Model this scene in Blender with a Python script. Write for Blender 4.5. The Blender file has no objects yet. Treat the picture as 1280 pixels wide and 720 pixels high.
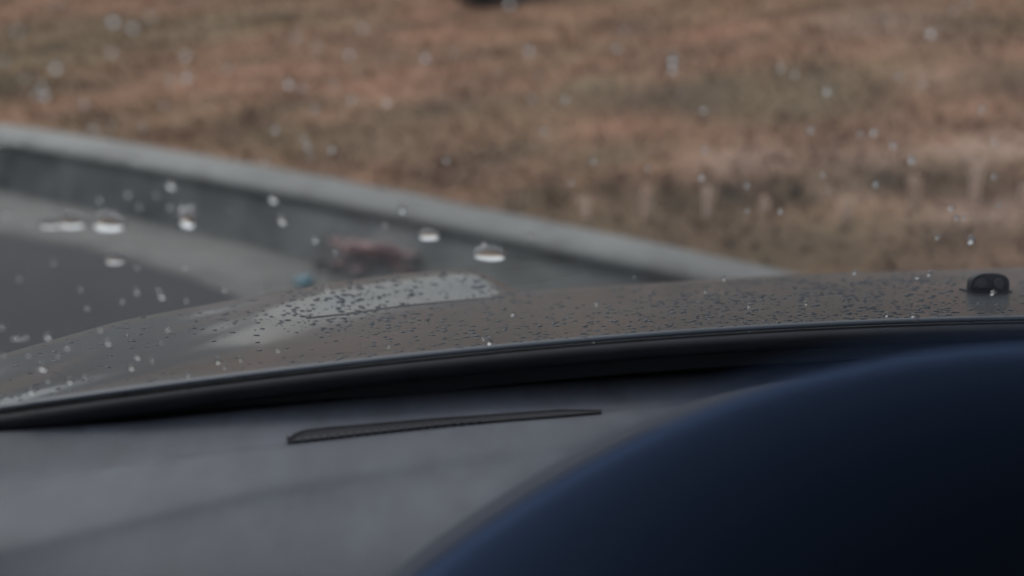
import bpy, bmesh, math, random
import numpy as np
from mathutils import Vector, Matrix, noise
from mathutils.bvhtree import BVHTree

random.seed(7); rng = np.random.default_rng(7)
sc = bpy.context.scene
C = sc.collection
R = math.radians
F = 1778.0; PITCH = R(14.0); EYE = Vector((0, 0, 1.10)); ZG = 0.12
TH = R(10.0); CX = 0.427                       # car heading and its centre line
def car(x, y, z): return Vector((x*math.cos(TH)+y*math.sin(TH), -x*math.sin(TH)+y*math.cos(TH), z))
def tocar(p): return (p[0]*math.cos(TH)-p[1]*math.sin(TH), p[0]*math.sin(TH)+p[1]*math.cos(TH), p[2])
def ray(u, v):
    X = (u-640)/F; Y = (360-v)/F
    return Vector((X, math.cos(PITCH)+Y*math.sin(PITCH), -math.sin(PITCH)+Y*math.cos(PITCH)))
def at_d(u, v, d):
    r = ray(u, v); return EYE + r*(d/r.y)
def at_z(u, v, z):
    r = ray(u, v); return EYE + r*((z-EYE.z)/r.z)
def itp(x, xs, ys): return float(np.interp(x, xs, ys))

# ------------------------------------------------------------------ materials
def newmat(name):
    m = bpy.data.materials.new(name); m.use_nodes = True
    nt = m.node_tree; nt.nodes.clear()
    out = nt.nodes.new('ShaderNodeOutputMaterial')
    return m, nt, out
def N(nt, t, **kw):
    n = nt.nodes.new('ShaderNode'+t)
    for k, v in kw.items():
        if k in n.inputs: n.inputs[k].default_value = v
        else: setattr(n, k, v)
    return n
def noise_mix(nt, c1, c2, scale, detail=4, lo=.35, hi=.65, coord='Object', stretch=None):
    tc = N(nt, 'TexCoord'); src = tc.outputs[coord]
    if stretch:
        mp = N(nt, 'Mapping'); mp.inputs['Scale'].default_value = stretch
        nt.links.new(src, mp.inputs[0]); src = mp.outputs[0]
    nz = N(nt, 'TexNoise', Scale=scale, Detail=detail)
    nt.links.new(src, nz.inputs['Vector'])
    mr = N(nt, 'MapRange'); mr.inputs[1].default_value = lo; mr.inputs[2].default_value = hi
    nt.links.new(nz.outputs[0], mr.inputs[0])
    mx = N(nt, 'Mix', data_type='RGBA')
    nt.links.new(mr.outputs[0], mx.inputs[0])
    if isinstance(c1, tuple): mx.inputs[6].default_value = (*c1, 1)
    else: nt.links.new(c1, mx.inputs[6])
    if isinstance(c2, tuple): mx.inputs[7].default_value = (*c2, 1)
    else: nt.links.new(c2, mx.inputs[7])
    return mx.outputs[2], src, nz
def bump(nt, scale, strength, dist=.01, coord='Object', detail=3):
    tc = N(nt, 'TexCoord'); nz = N(nt, 'TexNoise', Scale=scale, Detail=detail)
    nt.links.new(tc.outputs[coord], nz.inputs['Vector'])
    b = N(nt, 'Bump', Strength=strength, Distance=dist)
    nt.links.new(nz.outputs[0], b.inputs['Height']); return b.outputs[0]
def pbr(name, col, rough=.6, metallic=0, coat=0, col2=None, scale=5, bsc=None, bst=.2, bd=.002, spec=.5, lo=.35, hi=.65, coat_rough=.05):
    m, nt, out = newmat(name)
    p = N(nt, 'BsdfPrincipled'); p.inputs['Roughness'].default_value = rough
    p.inputs['Metallic'].default_value = metallic
    p.inputs['Specular IOR Level'].default_value = spec
    p.inputs['Coat Weight'].default_value = coat; p.inputs['Coat Roughness'].default_value = coat_rough
    if col2: c, _, _ = noise_mix(nt, col, col2, scale, lo=lo, hi=hi); nt.links.new(c, p.inputs['Base Color'])
    else: p.inputs['Base Color'].default_value = (*col, 1)
    if bsc: nt.links.new(bump(nt, bsc, bst, bd), p.inputs['Normal'])
    nt.links.new(p.outputs[0], out.inputs[0]); return m

M = {}
M['paint'] = pbr('grey_paint', (.030,.033,.040), .45, .3, .5, (.026,.029,.034), 9, coat_rough=.08, bsc=14, bst=.05, bd=.004, spec=.22)
M['rubber'] = pbr('black_rubber', (.012,.013,.016), .42, col2=(.02,.021,.025), scale=30)
M['cowl'] = pbr('cowl_plastic', (.11,.11,.11), .6, bsc=600, bst=.6, bd=.0006)
M['nozzle'] = pbr('nozzle_plastic', (.006,.007,.009), .5, bsc=800, bst=.3, bd=.0004, spec=.35)
M['jet'] = pbr('jet_plastic', (.03,.03,.032), .38)
M['black'] = pbr('black_recess', (.004,.004,.005), .8, spec=.1)
M['surround'] = pbr('surround_plastic', (.042,.046,.056), .7, bsc=900, bst=.4, bd=.0005, spec=.2)
M['slot'] = pbr('slot_shadow_plastic', (.014,.016,.02), .8)
M['dash'] = pbr('dash_plastic', (.072,.080,.098), .6, col2=(.060,.068,.083), scale=26, bsc=900, bst=.5, bd=.0007)
M['dash_panel'] = pbr('dash_panel_plastic', (.092,.10,.122), .65, col2=(.082,.09,.11), scale=20, bsc=900, bst=.5, bd=.0007)
M['navy'] = pbr('navy_leather', (.022,.055,.135), .75, bsc=500, bst=.4, bd=.0005, spec=.08)
m, nt, out = newmat('navy_padding'); d_ = N(nt, 'BsdfDiffuse', Roughness=.6)
c, _, _ = noise_mix(nt, (.092,.142,.265), (.10,.153,.285), 12); nt.links.new(c, d_.inputs[0])
nt.links.new(bump(nt, 500, .4, .0005), d_.inputs['Normal']); nt.links.new(d_.outputs[0], out.inputs[0]); M['navy'] = m
M['cabin'] = pbr('cabin_trim', (.02,.021,.024), .9, col2=(.028,.028,.03), scale=6)
M['tyre'] = pbr('tyre_rubber', (.02,.02,.02), .8, bsc=60, bst=.5, bd=.003)
M['rim'] = pbr('wheel_alloy', (.45,.45,.46), .35, .9)
M['litter'] = pbr('blue_plastic', (.06,.20,.26), .4)
M['dryleaf'] = pbr('dry_leaf', (.50,.27,.17), .7, col2=(.36,.18,.11), scale=40)
M['redleaf'] = pbr('red_leaf', (.52,.36,.345), .8, col2=(.44,.28,.27), scale=30)
M['twig'] = pbr('twig_bark', (.22,.20,.19), .8, col2=(.14,.12,.11), scale=40)
M['stone'] = pbr('dark_stone', (.035,.025,.028), .8, col2=(.06,.045,.045), scale=12, bsc=30, bst=.6, bd=.01)

# asphalt
def speckle(m, a, sc_, st_):
    nt = m.node_tree; p = [n for n in nt.nodes if n.type == 'BSDF_PRINCIPLED'][0]; l = p.inputs['Base Color'].links[0]; src = l.from_socket
    tc = N(nt, 'TexCoord'); mp = N(nt, 'Mapping'); mp.inputs['Scale'].default_value = st_; nt.links.new(tc.outputs['Object'], mp.inputs[0])
    nz = N(nt, 'TexNoise', Scale=sc_, Detail=5); nt.links.new(mp.outputs[0], nz.inputs['Vector'])
    mr = N(nt, 'MapRange'); mr.inputs[1].default_value = .3; mr.inputs[2].default_value = .7; mr.inputs[3].default_value = 1-a; mr.inputs[4].default_value = 1+a
    nt.links.new(nz.outputs[0], mr.inputs[0]); mx = N(nt, 'VectorMath', operation='SCALE'); nt.links.new(src, mx.inputs[0]); nt.links.new(mr.outputs[0], mx.inputs['Scale'])
    nt.links.new(mx.outputs[0], p.inputs['Base Color'])
speckle(M['dash'], .16, 60, (1, .35, 1)); speckle(M['dash_panel'], .14, 60, (1, .35, 1))
m, nt, out = newmat('wet_asphalt'); p = N(nt, 'BsdfPrincipled', Roughness=.9); p.inputs['Specular IOR Level'].default_value = .15
c, _, _ = noise_mix(nt, (.058,.056,.058), (.072,.069,.071), 1.3)
c2, _, _ = noise_mix(nt, c, (.075,.073,.073), 160, lo=.55, hi=.75)
nt.links.new(c2, p.inputs['Base Color']); nt.links.new(bump(nt, 120, .6, .006), p.inputs['Normal'])
nt.links.new(p.outputs[0], out.inputs[0]); M['road'] = m
# concretes
def concrete(name, a, b, c, sc1=1.6, sc2=7):
    m, nt, out = newmat(name); p = N(nt, 'BsdfPrincipled', Roughness=.75)
    x, _, _ = noise_mix(nt, a, b, sc1, lo=.38, hi=.62)
    y, _, _ = noise_mix(nt, x, c, sc2, lo=.52, hi=.8)
    nt.links.new(y, p.inputs['Base Color']); nt.links.new(bump(nt, 90, .5, .004), p.inputs['Normal'])
    nt.links.new(p.outputs[0], out.inputs[0]); return m
M['kerb_top'] = concrete('kerb_concrete', (.26,.26,.24), (.20,.20,.185), (.105,.104,.096))
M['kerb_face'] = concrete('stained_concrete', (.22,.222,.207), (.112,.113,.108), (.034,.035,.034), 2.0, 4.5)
M['gutter'] = concrete('gutter_concrete', (.165,.161,.147), (.12,.118,.109), (.066,.065,.061))
# soil / grass (colour attribute holds vegetation colour and a painted windscreen reflection)
def attr_mat(name, rough, bsc=None, trans=False):
    m, nt, out = newmat(name); p = N(nt, 'BsdfPrincipled', Roughness=rough); p.inputs['Specular IOR Level'].default_value = .2
    a = N(nt, 'Attribute'); a.attribute_name = 'Col'
    nt.links.new(a.outputs[0], p.inputs['Base Color'])
    if bsc: nt.links.new(bump(nt, bsc, .8, .03), p.inputs['Normal'])
    nt.links.new(p.outputs[0], out.inputs[0]); return m
M['soil'] = attr_mat('grassy_soil', .95, 18)
M['grass'] = attr_mat('dry_grass', .9)

# clear glass pane (thin-pane model, both faces)
m, nt, out = newmat('windscreen_glass')
geo = N(nt, 'NewGeometry'); mixi = N(nt, 'Mix'); mixi.inputs[2].default_value = 1.5; mixi.inputs[3].default_value = 1/1.5
nt.links.new(geo.outputs['Backfacing'], mixi.inputs[0])
fr = N(nt, 'Fresnel'); nt.links.new(mixi.outputs[0], fr.inputs[0])
tr = N(nt, 'BsdfTransparent'); tr.inputs[0].default_value = (.955,.965,.965,1)
gl = N(nt, 'BsdfGlossy', Roughness=.0)
mx = N(nt, 'MixShader'); nt.links.new(fr.outputs[0], mx.inputs[0]); nt.links.new(tr.outputs[0], mx.inputs[1]); nt.links.new(gl.outputs[0], mx.inputs[2])
nt.links.new(mx.outputs[0], out.inputs[0]); M['glass'] = m
# water
m, nt, out = newmat('water'); g = N(nt, 'BsdfGlass', Roughness=0.0, IOR=1.333)
nt.links.new(g.outputs[0], out.inputs[0]); M['water'] = m
M['bead'] = pbr('water_over_paint', (.018,.023,.032), .03, spec=.3)
# frit: black enamel fading out in dots; uv.x metres along, uv.y metres below the dotted edge
m, nt, out = newmat('frit_enamel')
uv = N(nt, 'UVMap'); uv.uv_map = 'UVMap'
mp = N(nt, 'Mapping'); mp.inputs['Scale'].default_value = (1/.0022, 1/.0022, 1); nt.links.new(uv.outputs[0], mp.inputs[0])
vo = N(nt, 'TexVoronoi', Scale=1.0, Randomness=0.0); nt.links.new(mp.outputs[0], vo.inputs['Vector'])
sx = N(nt, 'SeparateXYZ'); nt.links.new(uv.outputs[0], sx.inputs[0])
mr = N(nt, 'MapRange'); mr.inputs[1].default_value = 0; mr.inputs[2].default_value = .008; mr.inputs[3].default_value = .12; mr.inputs[4].default_value = .8
nt.links.new(sx.outputs[1], mr.inputs[0])
lt = N(nt, 'Math', operation='LESS_THAN'); nt.links.new(vo.outputs['Distance'], lt.inputs[0]); nt.links.new(mr.outputs[0], lt.inputs[1])
df = N(nt, 'BsdfDiffuse'); df.inputs[0].default_value = (.003,.003,.004,1)
tr = N(nt, 'BsdfTransparent'); mx = N(nt, 'MixShader')
nt.links.new(lt.outputs[0], mx.inputs[0]); nt.links.new(tr.outputs[0], mx.inputs[1]); nt.links.new(df.outputs[0], mx.inputs[2])
nt.links.new(mx.outputs[0], out.inputs[0]); M['frit'] = m

# ------------------------------------------------------------------ helpers
def link(name, me, mat, parent=None, smooth=True):
    o = bpy.data.objects.new(name, me); C.objects.link(o)
    if mat and not me.materials: me.materials.append(mat)
    if smooth:
        me.polygons.foreach_set('use_smooth', [True]*len(me.polygons))
    if parent: o.parent = parent
    return o
def tag(o, label=None, cat=None, group=None, kind=None):
    if label: o['label'] = label
    if cat: o['category'] = cat
    if group: o['group'] = group
    if kind: o['kind'] = kind
    return o
def mesh(name, verts, faces):
    me = bpy.data.meshes.new(name); me.from_pydata([tuple(v) for v in verts], [], faces); me.update(); return me
def grid_mesh(name, rows, close=False, keep=None):
    """rows[r][c] -> quad mesh; keep(r, c) says which quads stay."""
    nr = len(rows); nc = len(rows[0]); V = [p for r in rows for p in r]; Fc = []
    for r in range(nr-1):
        for c in range(nc-1 if not close else nc):
            if keep and not keep(r, c): continue
            a = r*nc+c; b = r*nc+(c+1) % nc
            Fc.append((a, b, b+nc, a+nc))
    me = mesh(name, V, Fc)
    bm = bmesh.new(); bm.from_mesh(me)
    bmesh.ops.delete(bm, geom=[v for v in bm.verts if not v.link_faces], context='VERTS')
    bmesh.ops.recalc_face_normals(bm, faces=bm.faces); bm.to_mesh(me); bm.free()
    return me
def catmull(keys, n):
    P = [keys[0]*2-keys[1]] + list(keys) + [keys[-1]*2-keys[-2]]; out = []
    for i in range(1, len(P)-2):
        # centripetal
        p0, p1, p2, p3 = P[i-1:i+3]
        t0 = 0; t1 = t0+max((p1-p0).length, 1e-6)**.5; t2 = t1+max((p2-p1).length, 1e-6)**.5; t3 = t2+max((p3-p2).length, 1e-6)**.5
        for k in range(n):
            t = t1+(t2-t1)*k/n
            A1 = p0*((t1-t)/(t1-t0))+p1*((t-t0)/(t1-t0)); A2 = p1*((t2-t)/(t2-t1))+p2*((t-t1)/(t2-t1)); A3 = p2*((t3-t)/(t3-t2))+p3*((t-t2)/(t3-t2))
            B1 = A1*((t2-t)/(t2-t0))+A2*((t-t0)/(t2-t0)); B2 = A2*((t3-t)/(t3-t1))+A3*((t-t1)/(t3-t1))
            out.append(B1*((t2-t)/(t2-t1))+B2*((t-t1)/(t2-t1)))
    out.append(keys[-1].copy()); return out
def mirror(p):
    x, y, z = tocar(p); return car(2*CX-x, y, z)
def tube(name, pts, rx, rz, mat, parent, n=12, up=Vector((0,0,1))):
    rows = []
    for i, p in enumerate(pts):
        t = (pts[min(i+1, len(pts)-1)]-pts[max(i-1, 0)]).normalized(); s = t.cross(up).normalized(); w = s.cross(t)
        rows.append([p + s*(rx*math.cos(2*math.pi*k/n)) + w*(rz*math.sin(2*math.pi*k/n)) for k in range(n)])
    me = grid_mesh(name, rows, close=True)
    return link(name, me, mat, parent)
def box(name, c0, c1, mat, parent, bev=.01):
    """box in car axes"""
    bm = bmesh.new()
    vs = [bm.verts.new(car(x, y, z)) for x in (c0[0], c1[0]) for y in (c0[1], c1[1]) for z in (c0[2], c1[2])]
    for f in ((0,1,3,2),(4,6,7,5),(0,4,5,1),(2,3,7,6),(0,2,6,4),(1,5,7,3)): bm.faces.new([vs[i] for i in f])
    bmesh.ops.recalc_face_normals(bm, faces=bm.faces)
    if bev: bmesh.ops.bevel(bm, geom=list(bm.edges), offset=bev, segments=3, affect='EDGES', profile=.5)
    me = bpy.data.meshes.new(name); bm.to_mesh(me); bm.free()
    return link(name, me, mat, parent, smooth=False)

# ------------------------------------------------------------------ world, sun
w = bpy.data.worlds.new('World'); sc.world = w; w.use_nodes = True; nt = w.node_tree; nt.nodes.clear()
sky = nt.nodes.new('ShaderNodeTexSky'); sky.sky_type = 'NISHITA'; sky.sun_disc = False
SEL, SAZ = R(52), R(-35)
sky.sun_elevation = SEL; sky.sun_rotation = SAZ; sky.air_density = 1.6; sky.dust_density = 3; sky.ozone_density = 1.2
hs = nt.nodes.new('ShaderNodeHueSaturation'); hs.inputs['Saturation'].default_value = .32
bg = nt.nodes.new('ShaderNodeBackground'); bg.inputs[1].default_value = .13
wo = nt.nodes.new('ShaderNodeOutputWorld')
tn = nt.nodes.new('ShaderNodeMix'); tn.data_type = 'RGBA'; tn.blend_type = 'MULTIPLY'; tn.inputs[0].default_value = 1; tn.inputs[7].default_value = (.975, .99, 1.03, 1)
nt.links.new(sky.outputs[0], hs.inputs['Color']); nt.links.new(hs.outputs[0], tn.inputs[6]); nt.links.new(tn.outputs[2], bg.inputs[0]); nt.links.new(bg.outputs[0], wo.inputs[0])
sl = bpy.data.lights.new('sun', 'SUN'); sl.energy = .6; sl.angle = R(25); sl.color = (1, .96, .9)
so = bpy.data.objects.new('sun', sl); C.objects.link(so)
sd = Vector((math.sin(SAZ)*math.cos(SEL), math.cos(SAZ)*math.cos(SEL), math.sin(SEL)))
so.rotation_euler = sd.to_track_quat('Z', 'Y').to_euler()

# ------------------------------------------------------------------ kerb, gutter, road, bank
HK = .215
def fit(pts, z, deg=2):
    W = [at_z(u, v, z) for u, v in pts]
    xs = [p.x for p in W]; ys = [p.y for p in W]
    co = np.polyfit(xs, ys, deg); x0, x1 = min(xs), max(xs); dc = np.polyder(co)
    def f(x):
        if x < x0: return float(np.polyval(co, x0)+np.polyval(dc, x0)*(x-x0)*.9)
        if x > x1: return float(np.polyval(co, x1)+np.polyval(dc, x1)*(x-x1))
        return float(np.polyval(co, x))
    return f
fb = fit([(0,155),(134,170),(235,188),(336,205),(430,226),(484,236),(602,257),(640,266),(740,284),(780,292),(840,306),(950,330)], ZG+HK)
ft = fit([(0,174),(84,187),(168,204),(269,221),(336,233),(430,250),(484,261),(585,281),(686,304),(780,322),(840,337)], ZG+HK-.01)
fg = fit([(0,238),(85,246),(144,254),(201,272),(285,299),(336,317),(403,338)], ZG+.012)
fr_ = fit([(0,294),(94,306),(161,325),(235,347),(285,364)], ZG+.004)
X = np.concatenate([np.linspace(-14, -3, 14), np.linspace(-2.8, 1.6, 70), np.linspace(1.8, 3.2, 10)])
def wob(x, k, s): return noise.noise(Vector((x*s, k*7.3, .5)))
def row(f, z, dy=0, amp=0, k=0): return [Vector((x, f(x)+dy+amp*wob(x, k, 3), z)) for x in X]
yb = lambda x: fb(x)
yt = lambda x: min(ft(x), fb(x)-.08)
yg = lambda x: max(min(fg(x), yt(x)-.03), yt(x)-.17)
yr = lambda x: min(fr_(x), yg(x)-.2)
kr = [row(yg, ZG-.05, .03), row(yg, ZG+.01, 0)]
face = [Vector((a.x, 0, 0)) for a in kr[0]]
def mixrow(fa, fb2, t, z): return [Vector((x, fa(x)*(1-t)+fb2(x)*t, z+.003*wob(x, 3, 5))) for x in X]
top_rows = [mixrow(yt, yb, t, z) for t, z in ((-.02, ZG+HK-.035), (.03, ZG+HK-.018), (.12, ZG+HK-.006), (.25, ZG+HK), (.6, ZG+HK+.002), (.92, ZG+HK), (1.0, ZG+HK-.01))] + [mixrow(yt, yb, 1.02, ZG+HK-.12)]
me = grid_mesh('kerb', [mixrow(yg, yt, t, ZG+.0+(HK-.035)*z) for t, z in ((-.02,-.3),(0,0),(.3,.2),(.55,.5),(.8,.8),(.98,1.0))]+top_rows)
me.materials.append(M['kerb_face']); me.materials.append(M['kerb_top'])
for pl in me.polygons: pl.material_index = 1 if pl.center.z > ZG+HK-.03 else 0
kerb = link('kerb', me, None); tag(kerb, kind='structure')
me = grid_mesh('gutter', [mixrow(yr, yg, t, ZG+z) for t, z in ((-.02,-.03),(0,.006),(.5,.004),(1.0,.008),(1.05,.02))])
gut = link('gutter', me, M['gutter']); tag(gut, kind='structure')
rows = []
for t in np.linspace(0, 1, 30):
    rows.append([Vector((x, (yr(x)+.02)*(1-t)+(-30)*t, ZG)) for x in [-60, -30]+list(X)+[8, 30, 60]])
road = link('road', grid_mesh('road', rows), M['road']); tag(road, kind='structure')

def hz(x, y):
    s = max(0.0, y-yb(x)); s2 = s*.75
    s3 = min(s2, 9.5); z = ZG+HK-.012+.015*min(1, s/.1) + .16*s3 - .0084*s3*s3
    a = min(1, s/.5)
    return z + a*(.10*noise.noise(Vector((x*.35, y*.35, 3))) + .035*noise.noise(Vector((x*1.4, y*1.4, 9))))
def hill_pt(u, v):
    r = ray(u, v); t = 3.0
    while t < 60:
        p = EYE + r*t
        if p.z < hz(p.x, p.y) and p.y > yb(p.x): return p
        t += .03
    return EYE + r*20
# vegetation colour: dry pinkish straw, olive patches, dark tone also painting a windscreen reflection
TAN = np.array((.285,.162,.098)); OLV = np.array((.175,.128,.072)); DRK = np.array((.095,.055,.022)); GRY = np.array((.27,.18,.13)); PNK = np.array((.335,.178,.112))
blobs = []
for u, v, rx, ry, cc, a in [
    (80,60,170,30,OLV,.8),(0,108,60,18,OLV*.7,.9),(260,35,120,22,OLV*1.15,.7),(460,20,90,20,OLV*1.1,.8),(350,-5,120,10,OLV*.9,.7),
    (200,0,90,14,PNK,.5),(60,5,60,14,PNK,.5),(330,100,140,30,PNK,.6),(560,25,140,28,PNK,.8),(180,110,90,18,PNK,.45),(640,-10,70,10,DRK*.8,.9),
    (620,195,110,16,OLV*.75,.9),(740,110,60,18,OLV*.85,.8),(770,195,90,14,OLV*.9,.8),(880,115,80,20,OLV*.95,.8),(1030,125,90,30,OLV*1.05,.8),
    (980,150,90,18,OLV*.9,.6),(900,45,60,22,PNK*.8,.7),(780,160,90,18,PNK,.6),(1100,30,120,26,GRY,.7),(1230,80,80,20,PNK,.7),(1160,100,60,14,GRY,.4),
    (1240,188,90,14,GRY*1.35,1.2),(930,202,75,9,GRY*1.35,1.2),(1080,202,90,9,GRY*1.2,.8),(695,240,30,24,DRK*.7,1),(770,240,32,26,DRK*.65,1.1),(845,246,32,26,DRK*.65,1.1),(912,248,28,22,DRK*.5,1.2),  # pale bands and dark gaps of a windscreen reflection, painted into the bank
    (990,250,34,22,DRK*.6,1.2),(1105,230,26,20,DRK*.6,1.2),(1180,232,32,26,DRK*.65,1.1),(1250,225,32,28,DRK*.65,1.1),(1270,215,12,10,np.array((.2,.09,.05)),.6),  # further dark gaps of the same reflection
    (1060,245,30,14,GRY,.7),(1230,268,90,11,GRY*1.3,1.1),(1080,290,120,20,OLV*1.15,.5),(880,290,70,16,TAN*.75,.6),(950,320,80,8,OLV*.75,.6),(650,255,50,10,OLV*.7,.8),(330,170,90,12,OLV*1.1,.5),(480,190,90,14,OLV*.95,.6),(120,150,100,10,OLV*.95,.6),(560,225,90,10,OLV*.8,.7),
    (960,240,300,20,OLV*.62,.5),(500,110,120,22,PNK*.9,.5),(430,150,90,14,TAN*.8,.5)]:
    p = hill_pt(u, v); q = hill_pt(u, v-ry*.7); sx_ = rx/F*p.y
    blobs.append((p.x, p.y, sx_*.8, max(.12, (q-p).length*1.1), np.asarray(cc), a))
def vegcol(x, y):
    x = np.asarray(x); y = np.asarray(y)
    col = np.tile(TAN, (len(x), 1))
    n1 = np.array([noise.fractal(Vector((a*.9, b*1.5, 0)), 1.0, 2.0, 4) for a, b in zip(x, y)])
    n2 = np.array([noise.fractal(Vector((a*2.6+9, b*2.9, 5)), 1.0, 2.0, 3) for a, b in zip(x, y)])
    k = np.clip(n1*1.3+.38, 0, 1)[:, None]*.7; col = col*(1-k)+OLV*k
    for bx, by, sx_, sy_, cc, a in blobs:
        g = a*np.exp(-(((x-bx)/sx_)**2+((y-by)/sy_)**2)); g = np.clip(g*(1+(.9*n2 if cc[0] > .1 else .3*n2)), 0, 1)[:, None]
        col = col*(1-g)+cc*g
    col *= (1+.5*n2)[:, None]
    return np.clip(col, .01, .6)
def setcol(me, cols):
    a = me.attributes.new('Col', 'FLOAT_COLOR', 'POINT')
    a.data.foreach_set('color', np.hstack([cols, np.ones((len(cols), 1))]).astype(np.float32).ravel())
HX = np.concatenate([np.linspace(-60, -7, 16), np.linspace(-6, 6, 150), np.linspace(7, 60, 16)])
S = np.concatenate([np.linspace(0, 9, 130)**1.0, np.linspace(9.5, 90, 50)])
rows = [[Vector((x, yb(x)+s, hz(x, yb(x)+s))) for x in HX] for s in S]
me = grid_mesh('grass_bank', rows)
co = np.empty(len(me.vertices)*3); me.vertices.foreach_get('co', co); co = co.reshape(-1, 3)
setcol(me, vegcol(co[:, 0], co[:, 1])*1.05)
tag(link('hill', me, M['soil']), kind='structure')
# grass blades
nb = 56000
gx = rng.uniform(-5.5, 5.5, nb); gs = rng.uniform(0.0, 1, nb)**1.3*7.5
gy = np.array([yb(a) for a in gx])+gs+.01-.035*(gs < .25)*rng.random(nb)
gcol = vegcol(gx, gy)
verts = []; faces = []; vc = []
for i in range(nb):
    x, y = gx[i], gy[i]
    cl = noise.noise(Vector((x*2.2, y*2.2, 1)))
    h = random.uniform(.02, .045)*(1+.8*max(-.4, cl)); a = random.uniform(0, math.pi); wd = random.uniform(.003, .006)
    z = hz(x, y)-.005; lx = random.gauss(0, .9)*h; ly = random.gauss(0, .6)*h
    if gs[i] < .06: h *= .6
    ca, sa = math.cos(a)*wd, math.sin(a)*wd
    b = len(verts)
    verts += [(x-ca, y-sa, z), (x+ca, y+sa, z), (x+lx*.5+ca*.7, y+ly*.5+sa*.7, z+h*.6), (x+lx*.5-ca*.7, y+ly*.5-sa*.7, z+h*.6), (x+lx*1.3, y+ly*1.3, z+h)]
    faces += [(b, b+1, b+2, b+3), (b+3, b+2, b+4)]
    cc = gcol[i]*random.uniform(1.1, 1.3); vc += [cc]*5
me = mesh('grass', verts, faces); setcol(me, np.clip(np.array(vc), .01, .7))
tag(link('grass', me, M['grass'], smooth=False), 'short dry brown and olive grass covering the bank', 'grass', kind='stuff')

# unseen tree belt, added to darken the sky reflected in the left bonnet
bm = bmesh.new()
for k in range(190):
    az = R(-150+139*k/190)+random.gauss(0, .01); dd = random.uniform(52, 66); hh = random.uniform(6.5, 10.5)*(1+.25*math.sin(az*7))*min(1, max(.12, (R(-11)-az)/R(4.5)))
    mm = bmesh.ops.create_icosphere(bm, subdivisions=2, radius=1)['verts']
    sx_ = random.uniform(1.6, 3.2); sd_ = random.random()*50
    for v in mm:
        f = 1+.35*noise.noise(v.co*1.7+Vector((sd_, 0, 0))); v.co = Vector((v.co.x*sx_*f, v.co.y*sx_*f, v.co.z*hh*.55*f)) + Vector((dd*math.sin(az), dd*math.cos(az), hh*.45))
me = bpy.data.meshes.new('blocker_trees'); bm.to_mesh(me); bm.free()
tag(link('blocker_trees', me, pbr('blocker_foliage', (.055,.05,.03), .95, col2=(.09,.07,.045), scale=.8, bsc=3, bst=1, bd=.4)), 'unseen far-off belt of brown and olive trees added to darken the bonnet reflections', 'blocker_trees', kind='stuff')
# streaks of a windscreen reflection, built as upright pale strands in the grass
def reflection_strands(x, y, hgt, wd, n=52):
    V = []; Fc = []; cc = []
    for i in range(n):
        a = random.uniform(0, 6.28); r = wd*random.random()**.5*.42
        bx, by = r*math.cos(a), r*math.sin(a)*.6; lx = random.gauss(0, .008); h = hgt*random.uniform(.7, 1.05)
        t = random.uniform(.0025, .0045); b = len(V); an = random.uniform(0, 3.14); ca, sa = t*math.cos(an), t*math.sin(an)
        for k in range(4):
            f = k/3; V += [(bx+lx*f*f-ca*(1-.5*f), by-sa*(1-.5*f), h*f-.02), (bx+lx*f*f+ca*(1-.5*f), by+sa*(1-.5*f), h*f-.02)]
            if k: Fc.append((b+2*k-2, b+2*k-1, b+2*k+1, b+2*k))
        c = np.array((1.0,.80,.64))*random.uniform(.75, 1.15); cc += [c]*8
    me = mesh('reflection_streak', V, Fc); setcol(me, np.array(cc))
    o = link('reflection_streak', me, M['grass'], smooth=False); o.location = (x, y, hz(x, y)); return o
def hz_at(p): return hz(p.x, p.y)
specs = [(650,262,20,12,'short pale windscreen reflection streak just behind the kerb, first of the row from the road end'),(733,277,34,15,'pale windscreen reflection streak between the first two painted dark gaps'),(807,277,52,16,'tall pale windscreen reflection streak with a painted dark gap on both sides, nearest the long olive patch'),(884,276,50,17,'pale windscreen reflection streak leaning a little, fourth of the row'),
         (955,268,30,15,'thin short windscreen reflection streak in the middle of the row'),(1057,278,40,26,'broadest pale windscreen reflection streak of the row'),(1141,262,50,18,'pale windscreen reflection streak above the washer nozzle side, third from the end of the row'),(1217,256,62,17,'tallest pale windscreen reflection streak between two very dark painted gaps'),(1278,262,40,16,'pale windscreen reflection streak cut by the picture edge at the end of the row')]
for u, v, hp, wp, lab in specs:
    p = hill_pt(u, v); o = reflection_strands(p.x, p.y, hp/F*p.y*1.05, wp/F*p.y*.75, 44)
    tag(o, lab, 'dry stalks', 'windscreen reflection streaks built in a row on the bank')

# stone at the top edge of the view
bm = bmesh.new(); bmesh.ops.create_icosphere(bm, subdivisions=4, radius=1)
for v in bm.verts:
    v.co *= 1+.22*noise.noise(v.co*1.3)+.07*noise.noise(v.co*4); v.co.z *= .6
me = bpy.data.meshes.new('stone'); bm.to_mesh(me); bm.free()
st = link('stone', me, M['stone']); p = hill_pt(640, 6); st.location = p+Vector((0, .12, .04)); st.scale = (.30, .14, .12)
tag(st, 'dark low stone lying in the dry grass high on the bank', 'stone')

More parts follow.
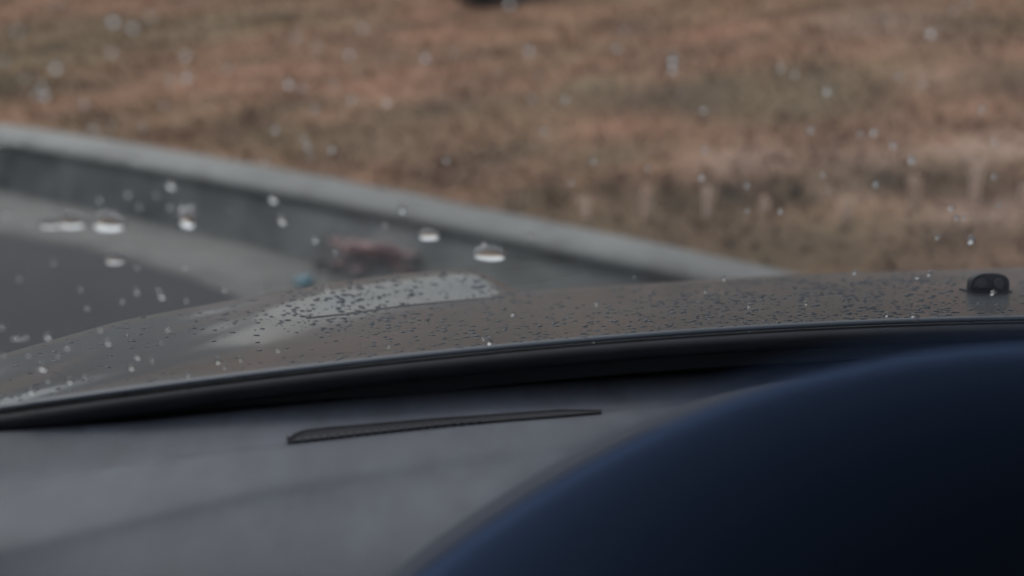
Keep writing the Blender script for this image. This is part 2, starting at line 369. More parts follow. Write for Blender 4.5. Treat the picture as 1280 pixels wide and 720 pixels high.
# leaves, twig, blue scrap
def leaf_mesh(L, W, curl, seed):
    rows = []
    for i in range(9):
        t = i/8; wdt = W*math.sin(math.pi*min(1, t*.96+.02))**.8*(1+.12*math.sin(t*23+seed))
        rows.append([Vector(((t-.5)*L, s*wdt*.5, curl*(s*s)*W+curl*.6*L*(t-.5)**2+.004)) for s in (-1, -.5, 0, .5, 1)])
    me = grid_mesh('leaf', rows); return me
def surf_z(x, y):
    if y > yb(x): return hz(x, y)
    if y > yg(x): return ZG+(HK)*(y-yg(x))/max(.01, yt(x)-yg(x)) if y < yt(x) else ZG+HK
    return ZG+.008
p = at_z(83, 240, ZG+.02); lf = link('leaf', leaf_mesh(.15, .12, .3, 1), M['dryleaf']); lf.location = (p.x, p.y, ZG+.012); lf.rotation_euler = (.5, .1, .7)
tag(lf, 'single curled brown leaf at the foot of the kerb', 'leaf')
bm = bmesh.new()
for i in range(42):
    u = random.gauss(456, 32); u = min(520, max(396, u)); v = random.gauss(327, 9)
    r_ = ray(u, v); p = EYE+r_*3.0
    while p.z > surf_z(p.x, p.y)+.004 and p.y < 7: p = p+r_*.01
    mm = leaf_mesh(random.uniform(.04, .075), random.uniform(.03, .05), random.uniform(.05, .2), i)
    mm.transform(Matrix.Translation((p.x, p.y, surf_z(p.x, p.y)+random.uniform(0, .02))) @ Matrix.Rotation(random.uniform(0, 6.28), 4, 'Z') @ Matrix.Rotation(random.gauss(0, .2), 4, 'X'))
    bm.from_mesh(mm); bpy.data.meshes.remove(mm)
me = bpy.data.meshes.new('fallen_leaves'); bm.to_mesh(me); bm.free()
tag(link('fallen_leaves', me, M['redleaf']), 'heap of reddish fallen leaves in the gutter beside the kerb', 'leaves', kind='stuff')
a = at_z(502, 312, ZG+.07); b = at_z(527, 338, ZG+.02); pts = [a.lerp(b, t)+Vector((0, 0, .012*math.sin(t*7))) for t in np.linspace(0, 1, 10)]
tag(tube('twig', pts, .007, .007, M['twig'], None, 8), 'thin pale twig leaning on the kerb beside the red leaves', 'twig')
p = at_z(380, 353, ZG+.012); bm = bmesh.new()
for s in (0, 1):
    pass
prof = [(0,.016),(.022,.016),(.027,.013),(.029,.008),(.029,0),(.026,0),(.026,.009),(0,.011)]
rows = [[Vector((r*math.cos(2*math.pi*k/24)*(1+.02*(k % 2)), r*math.sin(2*math.pi*k/24)*(1+.02*(k % 2)), z)) for k in range(24)] for r, z in prof]
cap = link('bottle_cap', grid_mesh('bottle_cap', rows, close=True), M['litter']); cap.location = (p.x, p.y, ZG+.010); cap.rotation_euler = (.12, -.1, 0); cap.scale = (.95,.95,1.0); bm.free()
tag(cap, 'bright blue plastic bottle cap lying in the gutter', 'bottle cap')

# ------------------------------------------------------------------ the car
carE = bpy.data.objects.new('car', None); C.objects.link(carE)
tag(carE, 'grey car wet with rain, its bonnet and dashboard seen from the driver seat', 'car')
KC, Y0 = .467, .980
def cowl(xp, dy=0, z=.85): return car(xp, Y0-KC*(xp-CX)**2+dy, z)

U_ = [-200,   0, 150, 320, 420, 500, 560, 595, 620, 645, 760, 1000, 1280, 1520]
TB = {'T': ([545,497,455,404,394,383,377,374,372,370,378,362,356,351], [.735,.80,.90,1.06,1.12,1.19,1.25,1.29,1.31,1.33,1.15,1.18,1.20,1.22]),
      'L2':([530,479,427,384,359,347,341,341,352,367.5,361,346,338,333],[.76,.86,.99,1.15,1.26,1.35,1.41,1.44,1.41,1.385,1.38,1.42,1.44,1.46]),
      'L1':([508,444,402,371,355,344,339.5,340,351,366,360,345,337,332],[.82,.99,1.12,1.27,1.35,1.41,1.46,1.49,1.47,1.44,1.45,1.50,1.52,1.53])}
us = np.linspace(-200, 1520, 216)
def smooth(a, s):
    k = np.arange(-12, 13); g = np.exp(-.5*(k/s)**2); g /= g.sum()
    return np.convolve(np.pad(a, 12, mode='reflect', reflect_type='odd'), g, mode='valid')
crv = {}
for k, (ys, ds) in TB.items():
    ds = [d_*(.985 if u_ < 650 else 1) for d_, u_ in zip(ds, U_)]
    crv[k] = (smooth(np.interp(us, U_, ys), 1.3), smooth(np.interp(us, U_, ds), 4.0))
def cowl_at_u(u):
    lo, hi = -.75, CX
    for _ in range(50):
        mid = (lo+hi)/2; p = cowl(mid); uu = 640+F*p.x/(p.y*math.cos(PITCH)-(p.z-1.1)*math.sin(PITCH))
        if uu < u: lo = mid
        else: hi = mid
    return cowl((lo+hi)/2)
cols = []
for i, u in enumerate(us):
    c0 = cowl_at_u(u)
    T = at_d(u, crv['T'][0][i], crv['T'][1][i]); L2 = at_d(u, crv['L2'][0][i], crv['L2'][1][i]); L1 = at_d(u, crv['L1'][0][i], crv['L1'][1][i])
    r = (L1-Vector((0, 0, L1.z))).normalized()
    # outward direction: sideways at the wing, forward at the nose
    wl = min(1, max(0, (u-250)/500)); out = (car(-1, .25, 0)*(1-wl)+car(0, 1, 0)*wl).normalized()
    out = (out*.6+r*.4).normalized()
    n1 = L1+out*.035+Vector((0, 0, -.03)); n2 = n1+out*.05+Vector((0, 0, -.09)); n3 = n2+out*.035+Vector((0, 0, -.20)); n4 = n3+out*.005+Vector((0, 0, -.17))
    q_ = c0.lerp(T, .55)-Vector((0, 0, .003*(1-min(1, max(0, (u-560)/220)))))
    c_ = [c0+Vector((0, -.002, -.02)), c0+Vector((0, 0, -.004)), c0+Vector((0,.004,0))]
    cols.append(c_ + catmull([c0+Vector((0, .010, -.0002)), q_, T, L2, L1, n1, n2, n3, n4], 8))
last = cols[-1]; px = tocar(last[0])[0]
for f in (.25, .5, .75, 1.0):
    nc = []
    for j, p in enumerate(last):
        x, y, z = tocar(p); xn = x+(CX-x)*f; dy = KC*((x-CX)**2-(xn-CX)**2)*.8
        nc.append(car(xn, y+dy, z+.003*(1-(1-f)**2)))
    cols.append(nc)
ncol = len(cols); nrow = len(cols[0]); rT = 3+16
rows = [[cols[c][r] for c in range(ncol)]+[mirror(cols[c][r]) for c in range(ncol-2, -1, -1)] for r in range(nrow)]
tot = 2*ncol-1
# smooth normals across both meshes: same grid, split along the shut line
iw = int(np.searchsorted(us, 648))
isw = lambda r, c: r >= rT and (c < iw)
isw2 = lambda r, c: r >= rT and (c >= tot-1-iw)
hood = link('bonnet', grid_mesh('bonnet', rows, keep=lambda r, c: not isw(r, c) and not isw2(r, c)), M['paint'], carE)
for kf in (isw, isw2):
    link('wing', grid_mesh('wing', rows, keep=kf), M['paint'], carE)
bv_rows = [Vector(v) for r in rows for v in r]
for o in [hood]+[c for c in carE.children if c.name.startswith('wing')]:
    md = o.modifiers.new('s', 'SUBSURF'); md.levels = md.render_levels = 1
hoodV = bv_rows; hoodF = []
for r in range(nrow-1):
    for c in range(tot-1): hoodF.append((r*tot+c, r*tot+c+1, (r+1)*tot+c+1, (r+1)*tot+c))
hoodT = BVHTree.FromPolygons(hoodV, hoodF)

tl = [cols[i][rT]+Vector((0, 0, .0002)) for i, u in enumerate(us) if 380 < u < 640]
for side in (0, 1):
    tube('panel_gap', tl if side == 0 else [mirror(p) for p in tl], .0015, .0006, M['rubber'], carE, 8)
# rubber seal along the rear of the bonnet, cowl strip behind it
xs = np.linspace(-.62, 2*CX+.62, 140)
tube('bonnet_seal', [cowl(x, -.007, .8465) for x in xs], .0075, .0065, M['rubber'], carE, 14)
tube('seal_lip', [cowl(x, -.004, .8548) for x in xs], .004, .0018, pbr('rubber_lip', (.05,.062,.08), .35), carE, 10)
rows = [[cowl(x, dy, z) for x in xs] for dy, z in ((.001, .8375), (.012, .831), (.030, .822), (.06, .80), (.09, .70))]
link('cowl_panel', grid_mesh('cowl_panel', rows), M['cowl'], carE)

# windscreen
RAKE = R(30)
def gpt(xp, w_, off=0.0):
    """point on the pane; w_ metres up the slope from the z=.80 line; off along the outward normal"""
    flat = 1-.35*min(1, max(0, w_/.8))
    y = Y0-.018-KC*(xp-CX)**2*flat + (.85-.80)/math.tan(RAKE) - w_*math.cos(RAKE)
    z = .80 + w_*math.sin(RAKE) + .012*math.sin(math.pi*min(1, max(0, w_/1.0)))
    return car(xp, y, z)+car(0, math.sin(RAKE), 0)*off+Vector((0, 0, math.cos(RAKE)))*off
gxs = np.linspace(CX-1.02, CX+1.02, 100); gws = np.linspace(-.02, .845, 42)
inner = [[gpt(x, w_, 0) for x in gxs] for w_ in gws]; outer = [[gpt(x, w_, .005) for x in gxs] for w_ in gws]
loop = inner + outer[::-1] + [inner[0]]
me = grid_mesh('windscreen', loop)
glass = link('windscreen', me, M['glass'], carE)
oV = [p for r in outer for p in r]; nX = len(gxs); oF = [(r*nX+c, r*nX+c+1, (r+1)*nX+c+1, (r+1)*nX+c) for r in range(len(gws)-1) for c in range(nX-1)]
glassT = BVHTree.FromPolygons(oV, oF)
def on_glass(u, v):
    h = glassT.ray_cast(EYE, ray(u, v).normalized()); return h[0], h[1]
def w_of(p):
    x, y, z = tocar(p); lo, hi = -.05, .9
    for _ in range(40):
        m_ = (lo+hi)/2
        if gpt(x, m_, .005).z < z: lo = m_
        else: hi = m_
    return x, (lo+hi)/2
# frit band on the inner face
fpx = [(-150,514),(0,500),(150,488),(300,474),(450,460),(640,452),(800,443),(1000,433),(1150,427),(1280,423),(1500,418)]
fw = sorted(w_of(on_glass(u, v)[0]) for u, v in fpx if on_glass(u, v)[0] is not None)
print('frit', len(fw))
ftop = lambda x: itp(min(x, 2*CX-x), [a for a, b in fw], [b for a, b in fw])
fx = np.linspace(CX-1.0, CX+1.0, 160)
tops = smooth(np.array([ftop(x) for x in fx]), 3)
rows = [[gpt(x, tops[i]*(1-t)+(-.015)*t, -.0006) for i, x in enumerate(fx)] for t in np.linspace(0, 1, 8)]
me = mesh('frit_band', [p for r in rows for p in r], [(r*160+c, r*160+c+1, (r+1)*160+c+1, (r+1)*160+c) for r in range(7) for c in range(159)])
uvl = me.uv_layers.new(name='UVMap')
for l in me.loops:
    r, c = divmod(l.vertex_index, 160); uvl.data[l.index].uv = (fx[c]*1.12, (tops[c]+.015)*r/7)
link('frit_band', me, M['frit'], glass, smooth=False)

# washer nozzle on the bonnet
hit = hoodT.ray_cast(EYE, ray(1240, 366).normalized()); np_, nn = hit[0], hit[1]
if nn.z < 0: nn = -nn
def d_outline(w_, h, n=26):
    pts = []
    for k in range(n+1):
        a = math.pi*k/n; pts.append((w_/2*math.copysign(abs(math.cos(a))**.75, math.cos(a)), h*(.42+.58*math.sin(a)**.8) if 0 < k < n else h*.42))
    return [(w_/2, 0)]+pts+[(-w_/2, 0)]
W_, H_ = .0312, .0165
fwd = Vector((0, 1, 0)); fwd = (fwd-nn*fwd.dot(nn)).normalized(); rt = fwd.cross(nn).normalized()
def npt(x, y, z): return np_+rt*x+fwd*y+nn*z
rows = []
for y, s in ((.0012, .80), (.0003, .93), (0, .97), (-.0, 1.0), (.002, 1.015), (.012, 1.0), (.020, .8), (.026, .45), (.028, .1)):
    o_ = d_outline(W_*s, H_*(s if y > .003 else .5+.5*s)); rows.append([npt(x, y+.004, z-.001) for x, z in o_])
rows[0] = [npt(x, .0052, max(z, 0)-.001) for x, z in d_outline(W_*.86, H_*.88)]
me = grid_mesh('washer_nozzle', rows)
bm = bmesh.new(); bm.from_mesh(me); bmesh.ops.holes_fill(bm, edges=[e for e in bm.edges if e.is_boundary], sides=0); bmesh.ops.recalc_face_normals(bm, faces=bm.faces); bm.to_mesh(me); bm.free()
noz = link('washer_nozzle', me, M['nozzle'], carE)
for sx_ in (-.0072, .0072):
    prof = [(.0, .0046), (.0008, .0040), (.0012, .0046), (.0026, .0047), (.0030, .0040), (.0034, .0040), (.0037, .0048), (.0041, .0049), (.0045, .0053)]
    rows = [[npt(sx_+r_*math.cos(2*math.pi*k/24), y, .0072+r_*math.sin(2*math.pi*k/24)) for k in range(24)] for r_, y in prof]
    link('jet', grid_mesh('jet', rows, close=True), M['jet'], noz)
rows = [[npt(x*1.12, .003+.0, -.0006), npt(x*1.16, .0295, -.0006)] for x in np.linspace(-.016, .016, 12)]
box_m = [npt(sx_*.0172, sy_, sz_) for sx_ in (-1, 1) for sy_ in (.002, .031) for sz_ in (-.002, .0012)]
me = mesh('nozzle_base', box_m, [(0,1,3,2),(4,6,7,5),(0,4,5,1),(2,3,7,6),(0,2,6,4),(1,5,7,3)]); link('nozzle_base', me, M['nozzle'], noz, smooth=False)

# dashboard
Du = [-300,0,150,300,430,640,800,1000,1280,1700]; Dv = [568,540,527,510,497,478,468,455,437,415]
Kv = [640,609,584,563,552,527,513,497,478,455]
Mv = [745,690,656,622,600,568,548,530,505,480]
Bv = [800,790,775,765,755,740,720,700,660,620]
du = np.linspace(-300, 1700, 260)
def iv(u, vals, s=6): return smooth(np.interp(du, Du, vals), s)
D_, K_, M_, B_ = iv(0, Dv), iv(0, Kv), iv(0, Mv), iv(0, Bv)
cols = []
for i, u in enumerate(du):
    h = on_glass(u, D_[i]); 
    d0 = at_z(u, D_[i], .809) if h[0] is None else at_d(u, D_[i], h[0].y*.945)
    dD = d0.y/.945; k = at_d(u, K_[i], dD*.872); zK = k.z
    dv = D_[i]
    wedge = min(1, max(0, (u-95)/140)); wedge = wedge*wedge*(3-2*wedge)      # recessed panel starts here
    tr_ = at_d(u, K_[i]-7, dD*.885)-Vector((0, 0, .0025)); t2 = d0.lerp(tr_, .5)-Vector((0, 0, .0005+.0005*wedge))
    k2 = at_z(u, K_[i]+9, zK+.001); m1 = at_z(u, M_[i]-10, zK-.0005); m2 = at_z(u, M_[i]+12, zK-.0040)
    b = at_z(u, B_[i], zK-.022)
    bx = tocar(b); q1 = car(bx[0], bx[1]-.09, .735); q2 = car(bx[0], bx[1]-.13, .66); q3 = car(bx[0], bx[1]-.10, .5); q4 = car(bx[0], bx[1]-.02, .35)
    und = d0+car(0, .01, 0)+Vector((0, 0, -.03))
    cols.append([und]+catmull([d0, t2, tr_, k, k2, m1, m2, b, q1, q2, q3, q4], 5))
rows = [[cols[c][r] for c in range(len(du))] for r in range(len(cols[0]))]
# dash: stitch on towards the passenger side
ext = []
for f in (.33, .66, 1.0):
    e = []
    for p in cols[-1]:
        x, y, z = tocar(p); xn = x+(2*CX+.42-x)*f; e.append(car(xn, y-.25*f*f*(.9 if y > .5 else .3), z))
    ext.append(e)
for r in range(len(rows)): rows[r] += [e[r] for e in ext]
RP = 1+10    # row index of the vent/crest border
me = grid_mesh('dashboard', rows)
me.materials.append(M['dash']); me.materials.append(M['dash_panel'])
dash = link('dashboard', me, None, carE)
for pl in me.polygons: pl.material_index = 0
cxs = {}
# darker defroster panel = the recessed strip between the glass and the crest
kd = {}
for pl in me.polygons:
    c = pl.center; q = c-EYE; rr = (q.y*math.sin(PITCH)+q.z*math.cos(PITCH)); ff = q.y*math.cos(PITCH)-q.z*math.sin(PITCH)
    u = 640+F*q.x/ff; v = 360-F*rr/ff
    if -300 < u < 1700:
        ku = np.interp(u, du, K_)-6
        wl = np.interp(u, [95, 130, 170, 215, 240], [536, 548, 558, 565, 567])
        if v < ku and (u > 235 or (u > 100 and v < wl)): pl.material_index = 1
dashT = BVHTree.FromPolygons([p for r in rows for p in r], [(r*len(rows[0])+c, r*len(rows[0])+c+1, (r+1)*len(rows[0])+c+1, (r+1)*len(rows[0])+c) for r in range(len(rows)-1) for c in range(len(rows[0])-1)])
def on_dash(u, v):
    h = dashT.ray_cast(EYE, ray(u, v).normalized()); n = h[1]
    return h[0], (n if n.z > 0 else -n)
# defroster vent: slot shade as a dark strip laid on the panel, with a comb of fins
vu = np.linspace(362, 752, 80)
lowv = lambda u: itp(u, [362, 400, 546, 752], [555.5, 551, 535, 518])
upv = lambda u: itp(u, [362, 366, 380, 410, 546, 700, 752], [552, 547, 541.5, 538, 526.5, 516, 516.3])
slot = [[], [], [], []]
for u in vu:
    a, na = on_dash(u, upv(u)); b, nb_ = on_dash(u, lowv(u))
    slot[0].append(a+na*.0012); slot[1].append(a.lerp(b, .12)+na*.0006); slot[2].append(a.lerp(b, .9)+na*.0006); slot[3].append(b+nb_*.0014)
vent = link('defroster_vent', grid_mesh('defroster_vent', slot), M['slot'], dash)
bm = bmesh.new()
a_rim = [on_dash(u, upv(u)-1.0) for u in vu]; 
rim_pts = [p+n*.0012 for p, n in a_rim]
rim_pts = [on_dash(360, 556)[0]+Vector((0,0,.0015)), on_dash(359.5, 549)[0]+Vector((0,0,.0015))]+rim_pts
tube('vent_rim', rim_pts, .0007, .0005, M['slot'], vent, 8)
for k in range(34):
    u = 372+k*10.8
    if u > 600: break
    hgt = .32 if u < 560 else .2
    a, na = on_dash(u, lowv(u)-.8); b, nb_ = on_dash(u+1.5, lowv(u)-(lowv(u)-upv(u))*hgt)
    t = .0008; s = Vector((1, 0, 0))*t
    V = [a-s, a+s, b+s, b-s, a-s+na*.0016, a+s+na*.0016, b+s+na*.001, b-s+na*.001]
    vs = [bm.verts.new(v) for v in V]
    for f in ((0,3,2,1),(4,5,6,7),(0,1,5,4),(1,2,6,5),(2,3,7,6),(3,0,4,7)): bm.faces.new([vs[i] for i in f])
me = bpy.data.meshes.new('vent_fins'); bm.to_mesh(me); bm.free(); link('vent_fins', me, M['dash_panel'], vent, smooth=False)

# instrument binnacle: grey surround rising from the dash, navy padded cowl nearest the driver
Eu = [380,440,500,560,640,700,800,900,1000,1100,1200,1280,1400]; Ev = [840,775,720,673,620,583,531,490,461,441,428,422,419]
eu = np.concatenate([np.linspace(380, 1400, 70)])
ev = smooth(np.interp(eu, Eu, Ev), 2.5)
ctr = at_d(1420, 900, .23)
def arch(d, off, doff=0):
    P = []
    for u, v in zip(eu, ev):
        k = itp(u, [380, 500, 900, 1150, 1400], [1.2, 1.1, .6, 0, 0])
        if d > .405: P.append(at_d(u-off*.55*k, v-off*.85*k+itp(u, [800, 1050, 1400], [0, 14, 18]), d)); continue
        P.append(at_d(u-off*.55*k, v-off*.85*k+doff, d))
    xm = at_d(1420, 419, d).x
    return P+[Vector((2*xm-p.x, p.y, p.z)) for p in P[::-1]]
def shrink(P, amt, dy):
    out = []
    n = len(P)
    for i, p in enumerate(P):
        t = (P[min(i+1, n-1)]-P[max(i-1, 0)]).normalized(); nrm = Vector((t.z, 0, -t.x)); 
        if nrm.z > 0 or (abs(nrm.z) < .1 and (ctr-p).dot(nrm) < 0): nrm = -nrm
        out.append(p+nrm*amt+Vector((0, dy, 0)))
    return out
G1 = arch(.62, 10); G0 = [p+Vector((0, .03, -.012)) for p in G1]; Gd = [Vector((p.x, p.y+.03, min(p.z, .76))) for p in G0]
G2 = arch(.50, 8); G3 = arch(.41, -6); E0 = arch(.225, -8)
link('instrument_surround', grid_mesh('instrument_surround', [Gd, G0, G1, G2, G3]), M['surround'], dash)
Eb = arch(.213, -10)
rings = [[p-Vector((0, .02, .012)) for p in arch(.40, -8)], arch(.40, -8), arch(.31, -8), E0, Eb]
for k in range(1, 10):
    a = k/9*math.pi/2
    rings.append(shrink(Eb, .060*(1-math.cos(a))*1.0, -.062*math.sin(a)))
base = rings[-1]
rings.append([Vector((p.x, p.y-.002, p.z-.03)) for p in base]); rings.append([Vector((p.x*.98+ctr.x*.02, p.y, min(p.z-.03, .80))) for p in base]); rings.append([Vector((p.x, p.y, .62)) for p in base])
link('instrument_hood', grid_mesh('instrument_hood', rings), M['navy'], dash)

# body around the cabin, unseen from the seat but shading it
def slab(name, pts, th, mat, parent):
    me = mesh(name, pts, [(0,1,2,3)]); o = link(name, me, mat, parent, smooth=False)
    md = o.modifiers.new('s', 'SOLIDIFY'); md.thickness = th; md.offset = 0; return o
xl, xr = CX-.80, CX+.80
ytop = tocar(gpt(CX, .83))[1]; ztop = gpt(CX, .83).z
roofr = []
for y, z in ((ytop+.03, ztop-.005), (ytop-.15, ztop+.035), (-.7, ztop+.07), (-1.5, ztop+.03)):
    roofr.append([car(CX+s*.90, y-(.16 if y > 0 else 0)*s*s, z-.06*abs(s)**3) for s in np.linspace(-1, 1, 15)])
o = link('roof', grid_mesh('roof', roofr), M['paint'], carE); md = o.modifiers.new('s', 'SOLIDIFY'); md.thickness = .03
roofi = [[p-Vector((0, 0, .04)) for p in r] for r in roofr]; link('headliner', grid_mesh('headliner', roofi), M['cabin'], carE)
for s in (-1, 1):
    pts = [gpt(CX+s*(1.03-.16*t), w_) for t, w_ in ((0, .0), (.33, .33), (.66, .57), (1, .845))]
    tube('pillar', pts, .03, .02, M['cabin'], carE, 10)
    xx = CX+s*1.02
    box('door', (xx-.03, -.75, .42), (xx+.03, .52, .86), M['paint'], carE, .012)
    box('door_trim', (xx-s*.05-.015, -.74, .45), (xx-s*.05+.015, .45, .875), M['cabin'], carE, .008)
    box('rear_panel', (xx-.03, -1.6, .42), (xx+.03, -.76, .86), M['paint'], carE, .012)
    tube('pillar', [car(xx-s*.0, -.75, .85), car(xx-s*.12, -.8, ztop)], .05, .03, M['cabin'], carE, 10)
    tube('pillar', [car(xx-s*.0, -1.55, .85), car(xx-s*.12, -1.4, ztop)], .10, .05, M['cabin'], carE, 10)
box('rear_bulkhead', (CX-1, -1.62, .3), (CX+1, -1.55, 1.0), M['cabin'], carE)
box('cabin_floor', (CX-1, -1.6, .25), (CX+1, .5, .30), M['cabin'], carE)
for s in (-1, 1):
    b = box('seat', (CX+s*.4-.24, -.75, .42), (CX+s*.4+.24, -.22, .58), M['cabin'], carE, .05)
    b = box('seat_back', (CX+s*.4-.24, -.86, .50), (CX+s*.4+.24, -.70, 1.08), M['cabin'], carE, .05)
    prof = [(.0, 0), (.05, .0), (.06, .02), (.17, .02), (.19, 0), (.205, .0), (.205, .16)]
    cw = car(CX+s*.80, 1.17, ZG+.29); ax = car(s, 0, 0); f_ = car(0, 1, 0)
    rows = [[cw+ax*(-y_)+f_*(r_*math.cos(a))+Vector((0, 0, r_*math.sin(a))) for a in np.linspace(0, 2*math.pi, 48, endpoint=False)] for r_, y_ in prof]
    wh = link('wheel', grid_mesh('wheel', rows, close=True), M['rim'], carE)
    prof = [(.205, .16), (.27, .17), (.29, .15), (.29, .04), (.27, .0), (.22, -.005), (.205, .01)]
    rows = [[cw+ax*(-y_)+f_*(r_*math.cos(a))+Vector((0, 0, r_*math.sin(a))) for a in np.linspace(0, 2*math.pi, 48, endpoint=False)] for r_, y_ in prof]
    link('tyre', grid_mesh('tyre', rows, close=True), M['tyre'], wh)

# ------------------------------------------------------------------ water drops
def drop_mesh(name, seed, n=20, m_=7, edge=.85, sag=0):
    V = []; Fc = []
    for j in range(m_):
        a = (math.pi/2)*j/m_; r = math.cos(a); z = math.sin(a)
        r = r**edge
        for k in range(n):
            t = 2*math.pi*k/n; q = 1+.10*math.sin(2*t+seed)+.06*math.sin(3*t+seed*2.3)
            V.append((r*q*math.cos(t), r*q*math.sin(t), z*(1+sag*r*q*math.sin(t))))
    V.append((0, 0, 1)); 
    for j in range(m_-1):
        for k in range(n): Fc.append((j*n+k, j*n+(k+1) % n, (j+1)*n+(k+1) % n, (j+1)*n+k))
    for k in range(n): Fc.append(((m_-1)*n+k, (m_-1)*n+(k+1) % n, len(V)-1))
    Fc.append(tuple(range(n-1, -1, -1)))
    me = mesh(name, V, Fc)
    for pl in me.polygons: pl.use_smooth = len(pl.vertices) < 10
    me.materials.append(M['water']); return me
DM = [drop_mesh('raindrop', s) for s in (0, 1.3, 2.9, 4.4)]
def basis(n, roll=0):
    ex = Vector((1, 0, 0)); ex = (ex-n*ex.dot(n)).normalized(); ey = n.cross(ex)
    m3 = Matrix((ex, ey, n)).transposed() @ Matrix.Rotation(roll, 3, 'Z'); return m3
def put(name, dm, p, n, a, b, h, roll=0):
    o = bpy.data.objects.new(name, dm); C.objects.link(o)
    m3 = basis(n, roll)
    o.matrix_world = Matrix.Translation(p) @ m3.to_4x4() @ Matrix.Diagonal((a, b, h, 1)); return o
def glass_drop(u, v, wpx, hpx, lab=None, roll=0, mesh_i=None, hf=None):
    hf = hf or random.uniform(.75, 1.05)
    p, n = on_glass(u, v)
    if p is None: print('miss', u, v); return
    if n.dot(Vector((0, 0, 1))) < 0: n = -n
    d = (p-EYE).length; r = ray(u, v).normalized(); sn = abs(r.dot(n))
    a = wpx/2/F*d; b = hpx/2/F*d/max(.3, sn)
    o = put('raindrop', DM[mesh_i if mesh_i is not None else random.randrange(4)], p+n*.0003, n, a, b, hf*(a+b)/2, roll)
    tag(o, lab or 'tiny clear raindrop on the outside of the windscreen', 'raindrop', 'raindrops on the windscreen')
    return o
big = [(89,279,33,20,0,'broad raindrop over the gutter, joined to a smaller one beside it'),
       (62,281,24,14,.1,'small raindrop joined to a broad one over the gutter'),
       (135,281,40,24,.12,'thick raindrop with a dark blue top beside the joined pair'),
       (234,276,24,28,.15,'upright raindrop with a black upper end near the kerb foot'),
       (143,326,22,14,0,'small oval raindrop just below the thick one, over the road edge'),
       (536,296,28,15,0,'oval raindrop over the kerb face, above the bonnet bulge'),
       (612,320,48,17,.3,'longest raindrop, slanting, above the tip of the bonnet bulge')]
HF = [.5,.45,.6,.7,.5,.6,.5]
DM.append(drop_mesh('raindrop', 0, 40, 16, sag=-.05))
for i, (u, v, a, b, rl, lab) in enumerate(big): glass_drop(u, v, a, b*.78, lab, rl*1.6, 4, HF[i])
med = [(353,277,13,9,'larger round raindrop of two over the dark kerb face'),(341,251,11,9,'round raindrop with two tiny ones over it on the kerb face'),(213,234,10,9,'round raindrop high on the kerb face'),
       (53,461,13,8,'widest raindrop over the left wing of the bonnet'),(841,76,9,9,'upper raindrop of the close pair high over the dry bank'),(841,87,8,8,'lower raindrop of the close pair high over the dry bank')]
for u, v, a, b, lab in med: glass_drop(u, v, a, b, lab)
small = """21,40 141,28 166,36 187,21 232,70 70,87 52,109 56,120 45,119 213,101 233,98 105,132 204,131 116,162 178,160 21,178 2,178 170,203 361,106 370,47 396,60 418,107 393,138 344,163 415,188 385,185 388,197 331,203 380,175 6,77 139,67 285,87
637,6 532,74 662,64 772,61 781,40 484,130 665,125 707,125 680,165 810,212 714,230 437,69 453,37 440,126 568,67 742,203 558,202 1164,44 1034,116 1154,108 1211,3 1193,13 880,139 1013,164 1092,167 1076,169 1117,183 1140,202 1243,179 1243,222 1029,220 1095,232 881,188 877,223 976,87 993,94 1124,96 1228,138 934,233
160,245 124,252 394,302 227,260 240,259 213,261 35,279 8,269 171,366 202,372 233,377 281,363 409,362 171,335 67,329 24,350 101,363 153,378 174,260 109,386 419,316 198,363 503,264 481,283 664,296 641,394 746,381 604,424 612,429 486,434 567,449 556,450 642,442 742,428 687,447 605,307
1069,342 1147,348 1162,344 905,350 882,365 936,384 1214,303 1189,262 934,265 976,266 1196,274 1205,274 1172,298 1038,408 1004,412 950,422 1003,426 999,424 1025,429 1041,420 1056,424 1053,432 958,440 853,426 1104,404 1110,408 1146,403 1142,396 1216,403 1201,412 1188,427 1196,430 938,414 1011,418 1074,418 1119,433 1233,430 905,436 1008,381 1241,368 1109,395
2,410 60,423 126,413 135,430 73,446 172,448 164,461 210,413 202,429 87,478 60,477 40,491 61,505 106,471 190,452 273,453 281,460 301,451 235,470 222,482 174,486 240,480 200,488 347,439 380,471 312,474 265,487 84,436 36,445 17,424 21,424 27,425 33,423 4,445 69,495 97,497 55,511 2,502 163,497 796,433"""
brt = {(232,70),(70,87),(56,120),(233,98),(116,162),(361,106),(415,188),(637,6),(532,74),(662,64),(772,61),(394,302),(171,366),(409,362),(1214,303),(958,440),(742,428),(60,423),(135,430),(172,448),(164,461),(40,491),(87,478),(202,372),(273,453),(166,36),(141,28),(1034,116),(1164,44),(1140,202),(612,429),(642,442),(344,163),(503,264)}
for tk in small.split():
    u, v = map(int, tk.split(',')); s = random.uniform(3.6, 5.0)*(1.0 if v > 250 else 1.15)
    if (u, v) in brt: s = random.uniform(6.2, 7.6)
    glass_drop(u, v, s*random.uniform(1, 1.2), s*random.uniform(.8, 1.0))
for k in range(18):
    u, v = random.uniform(0, 1280), random.uniform(0, 430)
    s = random.uniform(2.5, 4.2); glass_drop(u, v, s*1.1, s)

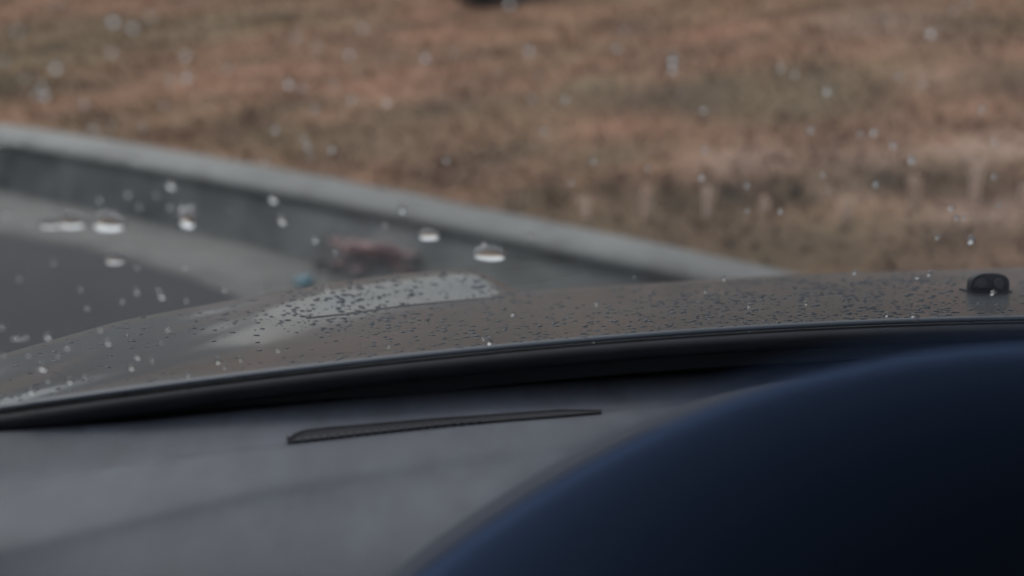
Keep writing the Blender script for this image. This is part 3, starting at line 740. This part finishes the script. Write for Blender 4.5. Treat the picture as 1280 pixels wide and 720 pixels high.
# beads on the bonnet
beads = []
for k in range(30000):
    u = random.uniform(-20, 1290)
    ylo = np.interp(u, us, crv['L1'][0]); yhi = 515-.0*u if u < 0 else np.interp(u, [0,150,300,450,640,800,1000,1140,1280], [512,497,477,455,430,418,408,401,397])
    v = ylo+(yhi-ylo)*random.random()
    h = hoodT.ray_cast(EYE, ray(u, v).normalized())
    if h[0] is None: continue
    p, n = h[0], h[1]
    if n.z < 0: n = -n
    d = (p-EYE).length; t = (v-ylo)/(yhi-ylo)
    dens = (.25+.75*min(1, u/500))*(.6+.4*noise.noise(Vector((p.x*9, p.y*6, 4)))*2)
    if t < .12 and u > 650: dens *= .5
    if u < 250: dens *= .6
    if random.random() > dens*.95: continue
    r = (.0006+.0026*random.random()**2.5)*(1.0-.35*t)*(.75 if u < 420 else 1)
    if abs(u-1240) < 34 and v < 372: continue
    if any((p-q[0]).length < (r+q[2])*.95 for q in beads[-500:]): continue
    beads.append((p, n, r, r/d*abs(ray(u, v).normalized().dot(n))**.0))
    if len(beads) > 3500: break
beads.sort(key=lambda q: -q[3])
BD = [drop_mesh('water_bead', s, 14, 5, .75) for s in (.5, 2.1, 3.7)]
for b_ in BD: b_.materials[0] = M['bead']
for p, n, r, _ in beads[:290]:
    st_ = random.uniform(.85, 1.4)
    o = put('water_bead', random.choice(BD), p-n*r*.05, n, r*st_, r/st_**.3, r*.42, random.uniform(-.5, .5))
    tag(o, 'flat bead of rainwater standing on the grey bonnet', 'water bead', 'beads of rain on the bonnet')
bm = bmesh.new()
for p, n, r, _ in beads[290:]:
    b0 = len(bm.verts); src = random.choice(BD); mm = src.copy()
    mm.transform(Matrix.Translation(p-n*r*.05) @ basis(n, random.uniform(-.5, .5)).to_4x4() @ Matrix.Diagonal((r*random.uniform(.9, 1.5), r, r*.5, 1)))
    bm.from_mesh(mm); bpy.data.meshes.remove(mm)
me = bpy.data.meshes.new('rain_spray'); bm.to_mesh(me); bm.free(); me.materials.append(M['bead'])
o = bpy.data.objects.new('rain_spray', me); C.objects.link(o)
tag(o, 'countless finest rain beads scattered over the wet bonnet', 'rain spray', kind='stuff')

# ------------------------------------------------------------------ camera
cd = bpy.data.cameras.new('camera'); cam = bpy.data.objects.new('camera', cd); C.objects.link(cam); sc.camera = cam
cam.location = EYE; cam.rotation_euler = (math.pi/2-PITCH, 0, 0)
cd.sensor_width = 36; cd.lens = 36*F/1280; cd.clip_start = .02; cd.clip_end = 400
cd.dof.use_dof = True; cd.dof.focus_distance = 1.0; cd.dof.aperture_fstop = 4.2
sc.view_settings.view_transform = 'Standard'; sc.view_settings.look = 'None'; sc.view_settings.gamma = 1; sc.view_settings.use_curve_mapping = False
sc.view_settings.exposure = .3
sc.render.engine = 'CYCLES'; sc.cycles.use_denoising = True
sc.cycles.max_bounces = 10; sc.cycles.transparent_max_bounces = 16; sc.cycles.transmission_bounces = 8
